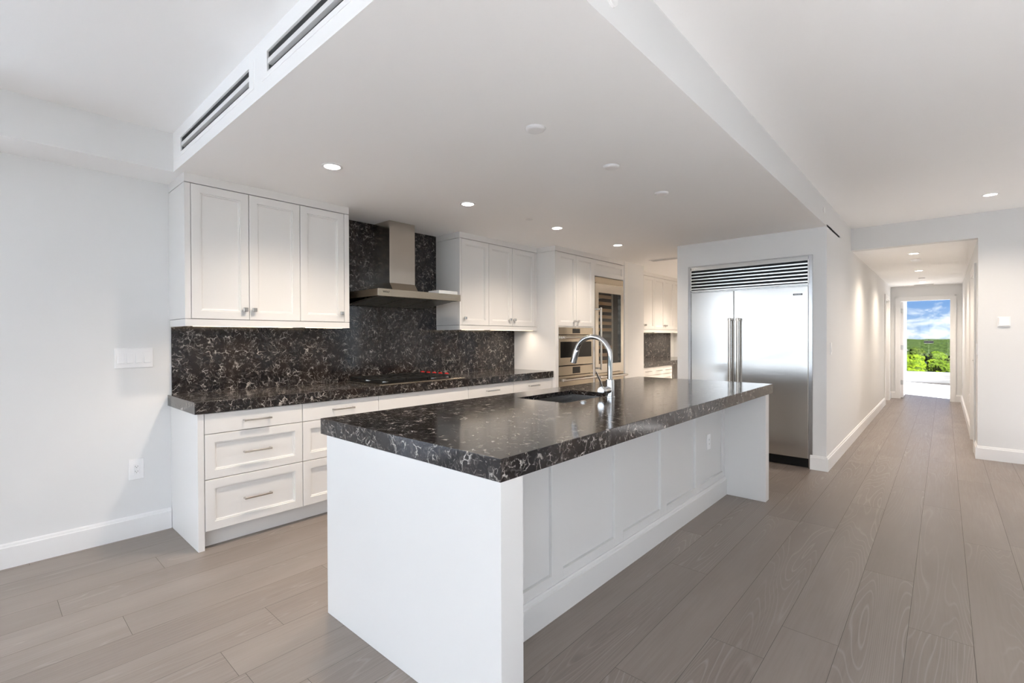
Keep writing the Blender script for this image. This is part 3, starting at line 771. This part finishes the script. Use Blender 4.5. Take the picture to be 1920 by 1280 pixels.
# ------------------------------------------------------------------ cooktop
def cooktop():
    y0, y1, x0, x1 = 2.150, 3.066, -3.885, -3.358
    t = thing('gas_cooktop', 'stainless gas cooktop with black grates and red knobs', 'cooktop', ((x0+x1)/2, 2.61, ZC1))
    MB().box(x0, x1, y0, y1, ZC1+.0004, ZC1+.014, .003, 2).build('tray', M['steel_y'], t)
    MB().box(x0+.03, x1-.02, y0+.025, y1-.125, ZC1+.0142, ZC1+.017).build('burner_pan', M['black'], t)
    gw = (y1-.150-(y0+.02))/3
    for k in range(3):
        a, c = y0+.02+k*gw+.003, y0+.02+(k+1)*gw-.003
        g = MB(); zt, zb = ZC1+.050, ZC1+.036
        for x in (x0+.035, (x0+x1)/2, x1-.028): g.box(x-.006, x+.006, a, c, zb, zt, .002)
        for y in (a+.006, c-.006): g.box(x0+.035, x1-.028, y-.006, y+.006, zb, zt, .002)
        for xx in ((x0+x1)/2-.13, (x0+x1)/2+.13):
            for y in (a+(c-a)*.5,): g.box(xx-.10, xx+.10, y-.005, y+.005, zb, zt, .002)
            g.box(xx-.005, xx+.005, a, c, zb, zt, .002)
        for x in (x0+.035, x1-.028):
            for y in (a+.007, c-.007): g.box(x-.007, x+.007, y-.007, y+.007, ZC1+.0145, zb+.003)
        g.build('grate', M['iron'], t)
    for i, (fx, fy, r) in enumerate(((.27,.16,.045),(.73,.16,.036),(.5,.5,.058),(.27,.84,.036),(.73,.84,.045))):
        x = x0 + fx*(x1-x0); y = y0+.02 + fy*gw*3
        b = MB().lathe([(r,.0165),(r,.024),(r*.8,.028)], (x, y, ZC1), n=24).build('burner_base', M['nickel'], t, True)
        MB().lathe([(r*.75,.028),(r*.78,.033),(r*.6,.036)], (x, y, ZC1), n=24).build('burner_cap', M['iron'], b, True)
    for i in range(5):
        x = -3.488 - i*.092; y = 2.955
        k = MB().lathe([(.021,.014),(.021,.019),(.0165,.021),(.0165,.034)], (x, y, ZC1), n=20).build('knob', M['chrome'], t, True)
        MB().lathe([(.0205,.034),(.0215,.037),(.0195,.052),(.016,.055)], (x, y, ZC1), n=20).box(x-.017, x+.017, y-.0035, y+.0035, ZC1+.054, ZC1+.0585, .001).build('knob_cap', M['red'], k, True)
cooktop()

# ------------------------------------------------------------------ island
IX0, IX1, IY0, IY1 = -2.2307, -1.0404, 1.1006, 4.3421
SX0, SX1, SY0, SY1 = -2.030, -1.655, 2.300, 2.915
def island():
    t = thing('kitchen_island', 'long white panelled kitchen island standing in the middle of the floor', 'kitchen island', (-1.6, 2.7, 0))
    PL = -2.172
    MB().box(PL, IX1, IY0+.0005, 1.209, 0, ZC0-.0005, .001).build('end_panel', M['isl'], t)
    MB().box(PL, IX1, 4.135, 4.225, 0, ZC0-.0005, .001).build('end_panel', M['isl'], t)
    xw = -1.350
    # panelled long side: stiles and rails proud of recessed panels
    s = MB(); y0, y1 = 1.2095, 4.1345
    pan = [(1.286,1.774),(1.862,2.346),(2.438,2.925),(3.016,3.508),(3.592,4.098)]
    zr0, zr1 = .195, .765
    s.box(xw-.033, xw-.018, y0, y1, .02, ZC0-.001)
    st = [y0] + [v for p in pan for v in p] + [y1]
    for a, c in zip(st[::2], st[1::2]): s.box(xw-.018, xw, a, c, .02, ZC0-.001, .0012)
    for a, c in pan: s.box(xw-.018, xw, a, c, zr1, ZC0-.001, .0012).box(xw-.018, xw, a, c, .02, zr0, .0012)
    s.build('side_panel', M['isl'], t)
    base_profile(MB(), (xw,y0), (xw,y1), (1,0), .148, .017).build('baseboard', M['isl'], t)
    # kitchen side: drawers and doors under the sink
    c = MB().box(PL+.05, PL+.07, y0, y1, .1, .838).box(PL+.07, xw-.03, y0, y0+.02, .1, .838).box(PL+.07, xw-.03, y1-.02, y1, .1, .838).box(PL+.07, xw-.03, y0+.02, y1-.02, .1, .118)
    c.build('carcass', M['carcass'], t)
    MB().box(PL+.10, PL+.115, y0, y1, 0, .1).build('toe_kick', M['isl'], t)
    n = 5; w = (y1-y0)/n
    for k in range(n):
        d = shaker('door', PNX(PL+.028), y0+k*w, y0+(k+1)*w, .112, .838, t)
island()
o = slab(IX0, IX1, IY0, IY1, ZC0, ZC1, (SX0, SX1, SY0, SY1)).build('island_countertop', M['quartz'])
tag(origin_to(o, (-1.6, 2.72, ZC0)), 'thick dark veined quartz countertop on the white island, cut out for the sink', 'countertop')
def sink():
    t = thing('sink', 'undermounted stainless sink set into the island countertop', 'sink', ((SX0+SX1)/2, (SY0+SY1)/2, .66))
    zt = ZC1-.0305; zb = .665; e = .006; r = .004
    b = MB(); x0, x1, y0, y1 = SX0-e, SX1+e, SY0-e, SY1+e
    b.box(x0-.012, x0, y0-.012, y1+.012, zb, zt).box(x1, x1+.012, y0-.012, y1+.012, zb, zt).box(x0, x1, y0-.012, y0, zb, zt).box(x0, x1, y1, y1+.012, zb, zt).box(x0, x1, y0, y1, zb-.004, zb+.002)
    b.build('bowl', M['sink'], t)
    MB().lathe([(.048,.0),(.05,.003),(.04,.004),(.036,-.001)], ((SX0+SX1)/2, (SY0+SY1)/2, zb+.002), n=28).build('drain', M['chrome'], t, True)
sink()
def faucet():
    bx, by = -1.600, 2.722
    t = thing('faucet', 'chrome gooseneck faucet standing by the island sink', 'faucet', (bx, by, ZC1))
    MB().lathe([(.031,.0),(.031,.004),(.0275,.006),(.0275,.100),(.0255,.112),(.020,.116)], (bx, by, ZC1), n=28).build('body', M['chrome'], t, True)
    R = .132; zc_ = ZC1+.262
    pts = [(bx, by, ZC1+.11), (bx, by, ZC1+.2), (bx, by, zc_)]
    for i in range(1, 21):
        a = PI*i/20*.93
        pts.append((bx - R + R*math.cos(a), by, zc_ + R*math.sin(a)*.96))
    MB().tube(pts, .0165, 18).build('spout', M['chrome'], t, True)
    e = Vector(pts[-1]); d = (e - Vector(pts[-2])).normalized()
    MB().lathe([(.0185,-.012),(.020,0),(.0215,.050),(.0225,.078),(.018,.082)], e, d, 22).build('spray_head', M['chrome'], t, True)
    hb = MB().lathe([(.024,.020),(.0245,.070),(.026,.078),(.0255,.108),(.023,.112)], (bx, by, ZC1+.048), (0,-1,0), 24).build('handle_hub', M['chrome'], t, True)
    MB().tube([(bx, by-.094, ZC1+.066), (bx, by-.120, ZC1+.112), (bx, by-.166, ZC1+.170)], [.0065,.0062,.0058], 12).build('lever', M['chrome'], hb, True)
faucet()
bt = MB().lathe([(.022,.0003),(.022,.003),(.019,.005),(.0165,.0045),(.0165,.009),(.015,.010)], (-1.592, 2.40, ZC1), n=24).build('push_button', M['chrome'], None, True)
tag(origin_to(bt, (-1.592, 2.40, ZC1)), 'small round chrome air button in the island top beside the sink', 'button')

# ------------------------------------------------------------------ built-in refrigerator
def fridge():
    t = thing('refrigerator', 'large built-in stainless side-by-side refrigerator in the white wall', 'refrigerator', ((FX0+FX1)/2, YW, 0))
    MB().box(FX0+.004, FX1-.004, YW+.03, 6.13, .09, FZ-.012).build('body', M['steel'], t)
    fr = MB()
    fr.box(FX0+.002, FX0+.030, YW-.004, YW+.05, .0, FZ-.003).box(FX1-.034, FX1-.002, YW-.002, YW+.05, .0, FZ-.003).box(FX0+.030, FX1-.034, YW-.004, YW+.04, 2.088, FZ-.003)
    fr.build('frame', mk_steel('trim_stainless', (.50,.50,.51), .22, 'Z'), t)
    xl, xm, xr = -2.150, -1.688, -.992
    yd = YW-.012
    def leaf(a, c):
        mb = MB().front(PNY(yd), a, c, .098, 1.803, [(0,-.004),(.004,0)], .05)
        return mb.build('door', M['steel'], t)
    dl = leaf(xl, xm-.0025); dr = leaf(xm+.0025, xr)
    def hnd(x, par):
        mb = MB(); z0, z1 = .62, 1.497
        mb.tube([(x, yd-.056, z0), (x, yd-.056, z1)], .0145, 18)
        for z, s in ((z0,-1),(z1,1)):
            mb.lathe([(.0175,-.022),(.0175,.004),(.014,.007)], (x, yd-.056, z), (0,0,s), 18)
            mb.tube([(x, yd, z-s*.009), (x, yd-.05, z-s*.009)], .010, 12)
        mb.build('handle', mk_steel('handle_steel', (.56,.53,.49), .2, 'Z') if 'handle_steel' not in bpy.data.materials else bpy.data.materials['handle_steel'], par, True)
    hnd(-1.715, dl); hnd(-1.634, dr)
    bd = MB().box(-1.124, -1.042, yd-.003, yd, 1.714, 1.731, .0008).build('badge', M['badge'], dr)
    text_mesh('lettering', 'SUB-ZERO', .0135, M['badge_text'], FACE_NY(-1.083, yd-.0032, 1.7225), dr, bold=True)
    g = MB().box(xl, xr, YW+.02, YW+.03, 1.83, 2.06)
    g.build('grille_back', M['black'], t)
    n = 6; p = (2.047-1.836)/n
    for k in range(n):
        z = 1.838 + k*p
        MB().loft([[(xl+.004,YW-.016,z+.002),(xl+.004,YW-.012,z+.001),(xl+.004,YW+.015,z+.014),(xl+.004,YW+.015,z+.019),(xl+.004,YW-.014,z+.017),(xl+.004,YW-.017,z+.014)], [(xr-.004,YW-.016,z+.002),(xr-.004,YW-.012,z+.001),(xr-.004,YW+.015,z+.014),(xr-.004,YW+.015,z+.019),(xr-.004,YW-.014,z+.017),(xr-.004,YW-.017,z+.014)]]).build('louver', M['steel'], t)
    MB().box(xl, xr, YW-.014, YW+.02, 2.052, 2.092, .0015).box(xr-.004, xr+.006, YW-.020, YW+.02, 1.828, 2.06).box(xl-.006, xl+.004, YW-.016, YW+.02, 1.828, 2.06).box(xl, xr, YW-.014, YW+.02, 1.812, 1.830, .0015).build('grille_frame', M['steel'], t)
    MB().box(xl, xr, YW+.03, YW+.05, .005, .09).build('toe_grille', M['black'], t)
fridge()

# ------------------------------------------------------------------ ceiling fittings
def downlight_proto(label):
    t = thing('recessed_light', label, 'light', (0,0,0), 'lit recessed ceiling downlights')
    MB().lathe([(.062,0),(.062,-.004),(.058,-.006),(.048,-.005),(.044,-.0005)], (0,0,0), n=32, cap0=False, cap1=False).build('trim_ring', M['plastic'], t, True)
    MB().lathe([(.0445,-.0008),(.0445,-.0022)], (0,0,0), n=32).build('lens', M['lamp'], t)
    ld = bpy.data.lights.new('downlight_lamp', 'SPOT'); ld.energy = DOWNLIGHT_W; ld.color = WARM; ld.spot_size = math.radians(140); ld.spot_blend = 1.0; ld.shadow_soft_size = .04
    lo = bpy.data.objects.new('downlight_lamp', ld); COL.objects.link(lo); lo.parent = t; lo.location = (0,0,-.012)
    return t
spots = [((-2.812,1.472,ZS), 'lit recessed downlight above the wall cabinets at the open end of the kitchen'),
         ((-2.809,2.605,ZS), 'lit recessed downlight in front of the range hood'),
         ((-2.79,3.761,ZS), 'lit recessed downlight in front of the wall cabinets beyond the hood'),
         ((-2.794,4.93,ZS), 'lit recessed downlight in front of the tall oven cabinet'),
         ((-2.70,7.75,ZS), 'lit recessed downlight hidden in the pantry nook behind the refrigerator'),
         ((.315,6.257,ZL), 'lit recessed downlight in the living ceiling before the hallway header'),
         ((-.285,7.86,ZH), 'lit recessed downlight in the hallway, first from the header'),
         ((-.298,9.97,ZH), 'lit recessed downlight in the hallway, second from the header'),
         ((-.305,12.06,ZH), 'lit recessed downlight in the hallway, last before the end door'),
         ((-1.65,7.1,ZS), 'unseen recessed lamp added behind the refrigerator wall to light the pantry fronts'),  # this and the next are unseen lamps added to brighten the pantry
         ((-1.65,8.35,ZS), 'unseen recessed lamp added in the far part of the pantry nook for more light'),
         ((1.5,6.1,ZL), 'unseen recessed lamp added in the living ceiling to light the header wall'),  # last two are unseen lamps added to brighten the header wall
         ((1.3,4.4,ZL), 'unseen recessed lamp added farther back in the living ceiling to light the header')]
p0 = downlight_proto(spots[0][1]); p0.location = spots[0][0]
bright = None
for loc, lb in spots[1:]:
    q = dup(p0, loc, lb)
    if loc[1] == 4.93:
        lamp = [c for c in q.children if c.type == 'LIGHT'][0]
        lamp.data = lamp.data.copy(); lamp.data.energy = DOWNLIGHT_W*.62
    if loc[1] > 7 or loc[0] > 1:                                   # stronger in pantry, slightly in hallway, weaker for the added living lamps
        lamp = [c for c in q.children if c.type == 'LIGHT'][0]
        lamp.data = lamp.data.copy(); lamp.data.energy = DOWNLIGHT_W*(.45 if loc[0] > 1 else (2.0 if loc[0] < -1 else 1.05))
def cap_proto():
    t = thing('blank_cover', '', 'ceiling cover', (0,0,0), 'blank round covers in a row over the island')
    MB().lathe([(.050,0),(.050,-.004),(.045,-.010),(.036,-.0125),(.030,-.0125)], (0,0,0), n=36, cap0=False).build('cover_disc', M['plastic'], t, True)
    MB().lathe([(.0535,-.0002),(.0535,-.0016)], (0,0,0), n=36).build('flange', M['trim'], t)
    return t
c0 = cap_proto()
for i, (loc, lb) in enumerate((((-1.545,1.903,ZS), 'blank round white ceiling cover over the island, largest in view'), ((-1.54,2.640,ZS), 'blank round white ceiling cover over the island, middle of the three'), ((-1.55,3.378,ZS), 'blank round white ceiling cover over the island, nearest the refrigerator wall'))):
    c = c0 if i == 0 else dup(c0, loc)
    c.location = loc; c['label'] = lb
def disc(name, label, cat, loc, r, h, mat, axis=(0,0,-1)):
    o = MB().lathe([(r,0),(r,h*.6),(r*.9,h)], loc, axis, 24).build(name, mat, None, True)
    return tag(origin_to(o, loc), label, cat)
disc('sprinkler_cover', 'thin flat white sprinkler cover in the kitchen ceiling between two downlights', 'sprinkler cover', (-2.772,3.318,ZS), .035, .003, M['trim'])
disc('sprinkler_cover', 'white sprinkler cover disc on the beam face above the refrigerator wall corner', 'sprinkler cover', (XF,5.302,2.483), .032, .010, M['trim'], (1,0,0))
disc('sprinkler_cover', 'white sprinkler cover disc on the beam face at the top edge of the picture', 'sprinkler cover', (XF,1.445,2.452), .032, .010, M['trim'], (1,0,0))
disc('smoke_detector', 'flat white detector on the hallway ceiling between the first two downlights', 'smoke detector', (-.287,8.49,ZH), .055, .022, M['plastic'])
disc('smoke_detector', 'small white detector on the hallway ceiling before the last downlight', 'smoke detector', (-.296,11.2,ZH), .045, .018, M['plastic'])
def grille(label, x0, x1, y0, y1, z, n):
    t = thing('ceiling_grille', label, 'air grille', ((x0+x1)/2, (y0+y1)/2, z))
    f = MB().box(x0, x1, y0, y0+.012, z-.006, z).box(x0, x1, y1-.012, y1, z-.006, z).box(x0, x0+.012, y0+.012, y1-.012, z-.006, z).box(x1-.012, x1, y0+.012, y1-.012, z-.006, z)
    f.build('frame', M['trim'], t)
    MB().box(x0+.012, x1-.012, y0+.012, y1-.012, z-.0016, z-.0004).build('backing', M['duct'], t)
    s = MB(); w = (y1-y0-.024)/n
    for k in range(n): s.box(x0+.012, x1-.012, y0+.012+k*w, y0+.012+k*w+w*.55, z-.005, z-.002)
    s.build('slat', M['plate_grey'], t)
grille('long slotted air grille in the kitchen ceiling before the pantry nook', -3.03, -2.40, 6.19, 6.33, ZS, 5)
grille('small white air grille on the hallway ceiling near the end door', -.46, -.15, 12.62, 12.80, ZH, 6)
for i, (a, c) in enumerate(VENTS):
    t = thing('air_vent', ('slotted white linear air vent in the soffit face beside the wall corner', 'slotted white linear air vent in the soffit face, cut by the picture top')[i], 'air vent', ((a+c)/2, YV, VZ0), 'linear vents in the kitchen soffit')
    h = MB()
    e = .0005
    h.box(a+e, c-e, YV+.120, YV+.122, VZ0+e, VZ1-e).box(a+e, c-e, YV+.006, YV+.12, VZ1-.003, VZ1-e).box(a+e, c-e, YV+.006, YV+.12, VZ0+e, VZ0+.003).box(a+e, a+.003, YV+.006, YV+.12, VZ0+.003, VZ1-.003).box(c-.003, c-e, YV+.006, YV+.12, VZ0+.003, VZ1-.003)
    h.build('housing', M['duct'], t)
    MB().box(a+.003, c-.003, YV+.0, YV+.02, 2.480, 2.500, .001).build('center_bar', M['trim'], t)
    for z in (2.5005, 2.4490):
        MB().box(a+.004, c-.004, YV+.001, YV+.010, z, z+.0022).build('blade', M['trim'], t)
    # thin flange lip around the opening
    MB().box(a-.055, c+.055, YV-.0025, YV, VZ1, VZ1+.022).box(a-.055, c+.055, YV-.0025, YV, VZ0-.022, VZ0).box(a-.055, a, YV-.0025, YV, VZ0, VZ1).box(c, c+.055, YV-.0025, YV, VZ0, VZ1).build('flange', M['ceil'], t)

# ------------------------------------------------------------------ switches, outlets, thermostat
def plate_x(name, label, cat, x, s, y0, y1, z0, z1, gangs, kind):
    """Wall plate on a wall facing s*X."""
    t = thing(name, label, cat, (x, (y0+y1)/2, (z0+z1)/2))
    MB().box(x, x+s*.0065, y0, y1, z0, z1, .002).build('plate', M['plastic'], t)
    w = .046 if gangs > 1 else 0; ym = (y0+y1)/2; zm = (z0+z1)/2
    for g in range(gangs):
        y = ym + (g-(gangs-1)/2)*w
        if kind == 'switch':
            MB().loft([[(x+s*.006,y-.0165,zm-.033),(x+s*.006,y+.0165,zm-.033),(x+s*.006,y+.0165,zm+.033),(x+s*.006,y-.0165,zm+.033)], [(x+s*.012,y-.0155,zm-.032),(x+s*.012,y+.0155,zm-.032),(x+s*.0075,y+.0155,zm+.032),(x+s*.0075,y-.0155,zm+.032)]]).build('rocker', M['plastic'], t)
        else:
            f = MB().box(x+s*.006, x+s*.0085, y-.0165, y+.0165, zm-.033, zm+.033, .001).build('socket', M['plastic'], t)
            for dz in (-.0165, .0165):
                MB().box(x+s*.0084, x+s*.0089, y-.0075, y-.0055, zm+dz-.001, zm+dz+.007).box(x+s*.0084, x+s*.0089, y+.0055, y+.0075, zm+dz-.001, zm+dz+.006).lathe([(.0022,0),(.0022,.0005)], (x+s*.0084, y, zm+dz-.006), (s,0,0), 8).build('slot', M['text'], f)
    return t
plate_x('light_switch', 'white four-gang rocker switch plate on the wall beside the backsplash', 'light switch', XB, 1, .588, .789, 1.112, 1.243, 4, 'switch')
plate_x('wall_outlet', 'white double outlet low on the wall beside the base cabinets', 'outlet', XB, 1, .655, .735, .376, .510, 1, 'outlet')
plate_x('wall_outlet', 'narrow white outlet plate on the last panel of the island side', 'outlet', -1.368, 1, 3.775, 3.845, .425, .543, 1, 'outlet')
plate_x('light_switch', 'white switch plate at the start of the hallway wall beside the refrigerator', 'light switch', XF, 1, 5.655, 5.735, 1.122, 1.242, 1, 'switch')
plate_x('light_switch', 'white switch plate on the hallway wall just inside the header corner', 'light switch', XH, -1, 7.13, 7.24, 1.10, 1.22, 1, 'switch')
plate_x('wall_outlet', 'white outlet plate low on the hallway wall beyond its side door', 'outlet', XH, -1, 9.10, 9.18, .385, .50, 1, 'outlet')
plate_x('wall_outlet', 'white outlet plate low on the hallway wall near the end door', 'outlet', XH, -1, 12.25, 12.33, .34, .46, 1, 'outlet')
def thermostat():
    t = thing('thermostat', 'small square white thermostat with a glowing blank screen on the header wall', 'thermostat', (.46, YH, 1.45))
    MB().box(.412, .508, YH-.006, YH, 1.396, 1.500, .002).build('back_plate', M['plastic'], t)
    MB().front(PNY(YH-.024), .418, .502, 1.404, 1.494, [(0,-.004),(.004,0)], .018).build('housing', M['plastic'], t)
    MB().box(.430, .474, YH-.0255, YH-.024, 1.428, 1.476).build('screen', M['screen'], t)
thermostat()

# ------------------------------------------------------------------ outside the windows
def outside():
    rnd = random.Random(11)
    zg = -13.0
    g = MB().quad((-1500,-2500,zg), (1500,-2500,zg), (1500,2500,zg), (-1500,2500,zg)).build('ground', M['marsh']); g['kind'] = 'structure'
    # tree crown prototypes: lumpy leafy masses
    protos = []
    for k, mat in enumerate(('leaf_bright', 'leaf_mid', 'leaf_dark')):
        bm = bmesh.new()
        r2 = random.Random(50+k)
        for i in range(9):
            m4 = Matrix.Translation((r2.uniform(-1.5,1.5), r2.uniform(-1.5,1.5), 2.3 + r2.uniform(-.6,1.0))) @ Matrix.Diagonal((1,1,.8,1))
            bmesh.ops.create_icosphere(bm, subdivisions=3, radius=r2.uniform(.9,1.45), matrix=m4)
        for v in bm.verts:
            n = noise.noise(v.co*1.7 + Vector((k*9,0,0)))*.35 + noise.noise(v.co*5.0)*.22
            v.co += v.normal*n
        mb = MB(); mb.bm.free(); mb.bm = bm
        mb.tube([(0,0,0),(.05,0,1.2),(0,.05,2.6)], [.16,.13,.08], 8)
        o = mb.build('tree', M[mat], None, False)
        protos.append(o)
    labels = ('bright yellow-green leafy tree seen through the far window', 'mid green leafy tree seen through the far window', 'dark olive leafy tree seen through the far window')
    for k, o in enumerate(protos): tag(o, labels[k], 'tree', ('bright trees beyond the far window', 'mid green trees beyond the far window', 'olive trees beyond the far window')[k])
    used = [False]*3
    def place(k, loc, s):
        o = protos[k]
        if used[k]: o = o.copy(); COL.objects.link(o)
        used[k] = True
        o.location = loc; o.scale = (s, s, s*rnd.uniform(.9,1.15)); o.rotation_euler = (0,0,rnd.uniform(0,6.28))
    y = 118.0
    while y < 332:
        xa, xb_ = -.062*y-3, .022*y+3
        x = xa + rnd.uniform(0, 2.5)
        while x < xb_:
            u = rnd.random(); d = (y-118)/212
            k = (0 if u < .75-.7*d else (1 if u < .9-.3*d else 2))
            place(k, (x, y+rnd.uniform(-2.5,2.5), zg - rnd.uniform(0,1.0)), rnd.uniform(.9,1.2)*(1+.5*d))
            x += rnd.uniform(5.2,6.4)*(1+.6*d)
        y += rnd.uniform(6.0,8.0)*(1+1.2*(y-118)/212)
    # the unbroken forest further out
    bm = bmesh.new(); nx, ny = 120, 60
    grid = []
    for j in range(ny+1):
        yy = 352 + (j/ny)**1.6*600
        row = []
        for i in range(nx+1):
            xx = (-.30 + .60*i/nx)*yy
            zz = zg + 3.4 + 2.4*noise.noise(Vector((xx*.10, yy*.10, 0))) + 1.1*noise.noise(Vector((xx*.3, yy*.3, 4)))
            row.append(bm.verts.new((xx, yy, zz)))
        grid.append(row)
    for j in range(ny):
        for i in range(nx): bm.faces.new((grid[j][i], grid[j][i+1], grid[j+1][i+1], grid[j+1][i]))
    mb = MB(); mb.bm.free(); mb.bm = bm
    tag(mb.build('forest', M['canopy']), 'unbroken band of green forest far beyond the window', 'forest', kind='stuff')
    bm = bmesh.new()
    rows = []
    for j in range(3):
        rows.append([bm.verts.new((-260 + 8*i, 1350+60*j, zg + (0, 8.5 + 2.2*noise.noise(Vector((i*.35,1,0))), 0)[j])) for i in range(60)])
    for a, c in zip(rows, rows[1:]):
        for i in range(59): bm.faces.new((a[i], a[i+1], c[i+1], c[i]))
    mb = MB(); mb.bm.free(); mb.bm = bm
    tag(mb.build('treeline', M['canopy']), 'dark treeline on the horizon behind the pale marsh', 'forest', kind='stuff')
    t = thing('house', 'tiny pale flat house at the edge of the marsh beyond the window', 'house', (-18, 1150, zg))
    MB().box(-27, -14, 1145, 1155, zg, zg+5).build('wall', M['render_wall'], t)
    MB().loft([[(-28,1144,zg+5),(-13,1144,zg+5),(-13,1156,zg+5),(-28,1156,zg+5)], [(-26,1149,zg+6.5),(-15,1149,zg+6.5),(-15,1151,zg+6.5),(-26,1151,zg+6.5)]]).build('roof', M['roofing'], t)
outside()
# unseen white terrace outside the living room windows, shaped to bounce light indoors
struct('terrace_floor', MB().box(XB-3.1, X1+.9, Y0-3.2, Y0-.1, -.16, -.02).box(XB-3.1, XB-.1, Y0-.1, 1, -.16, -.02), M['trim'])
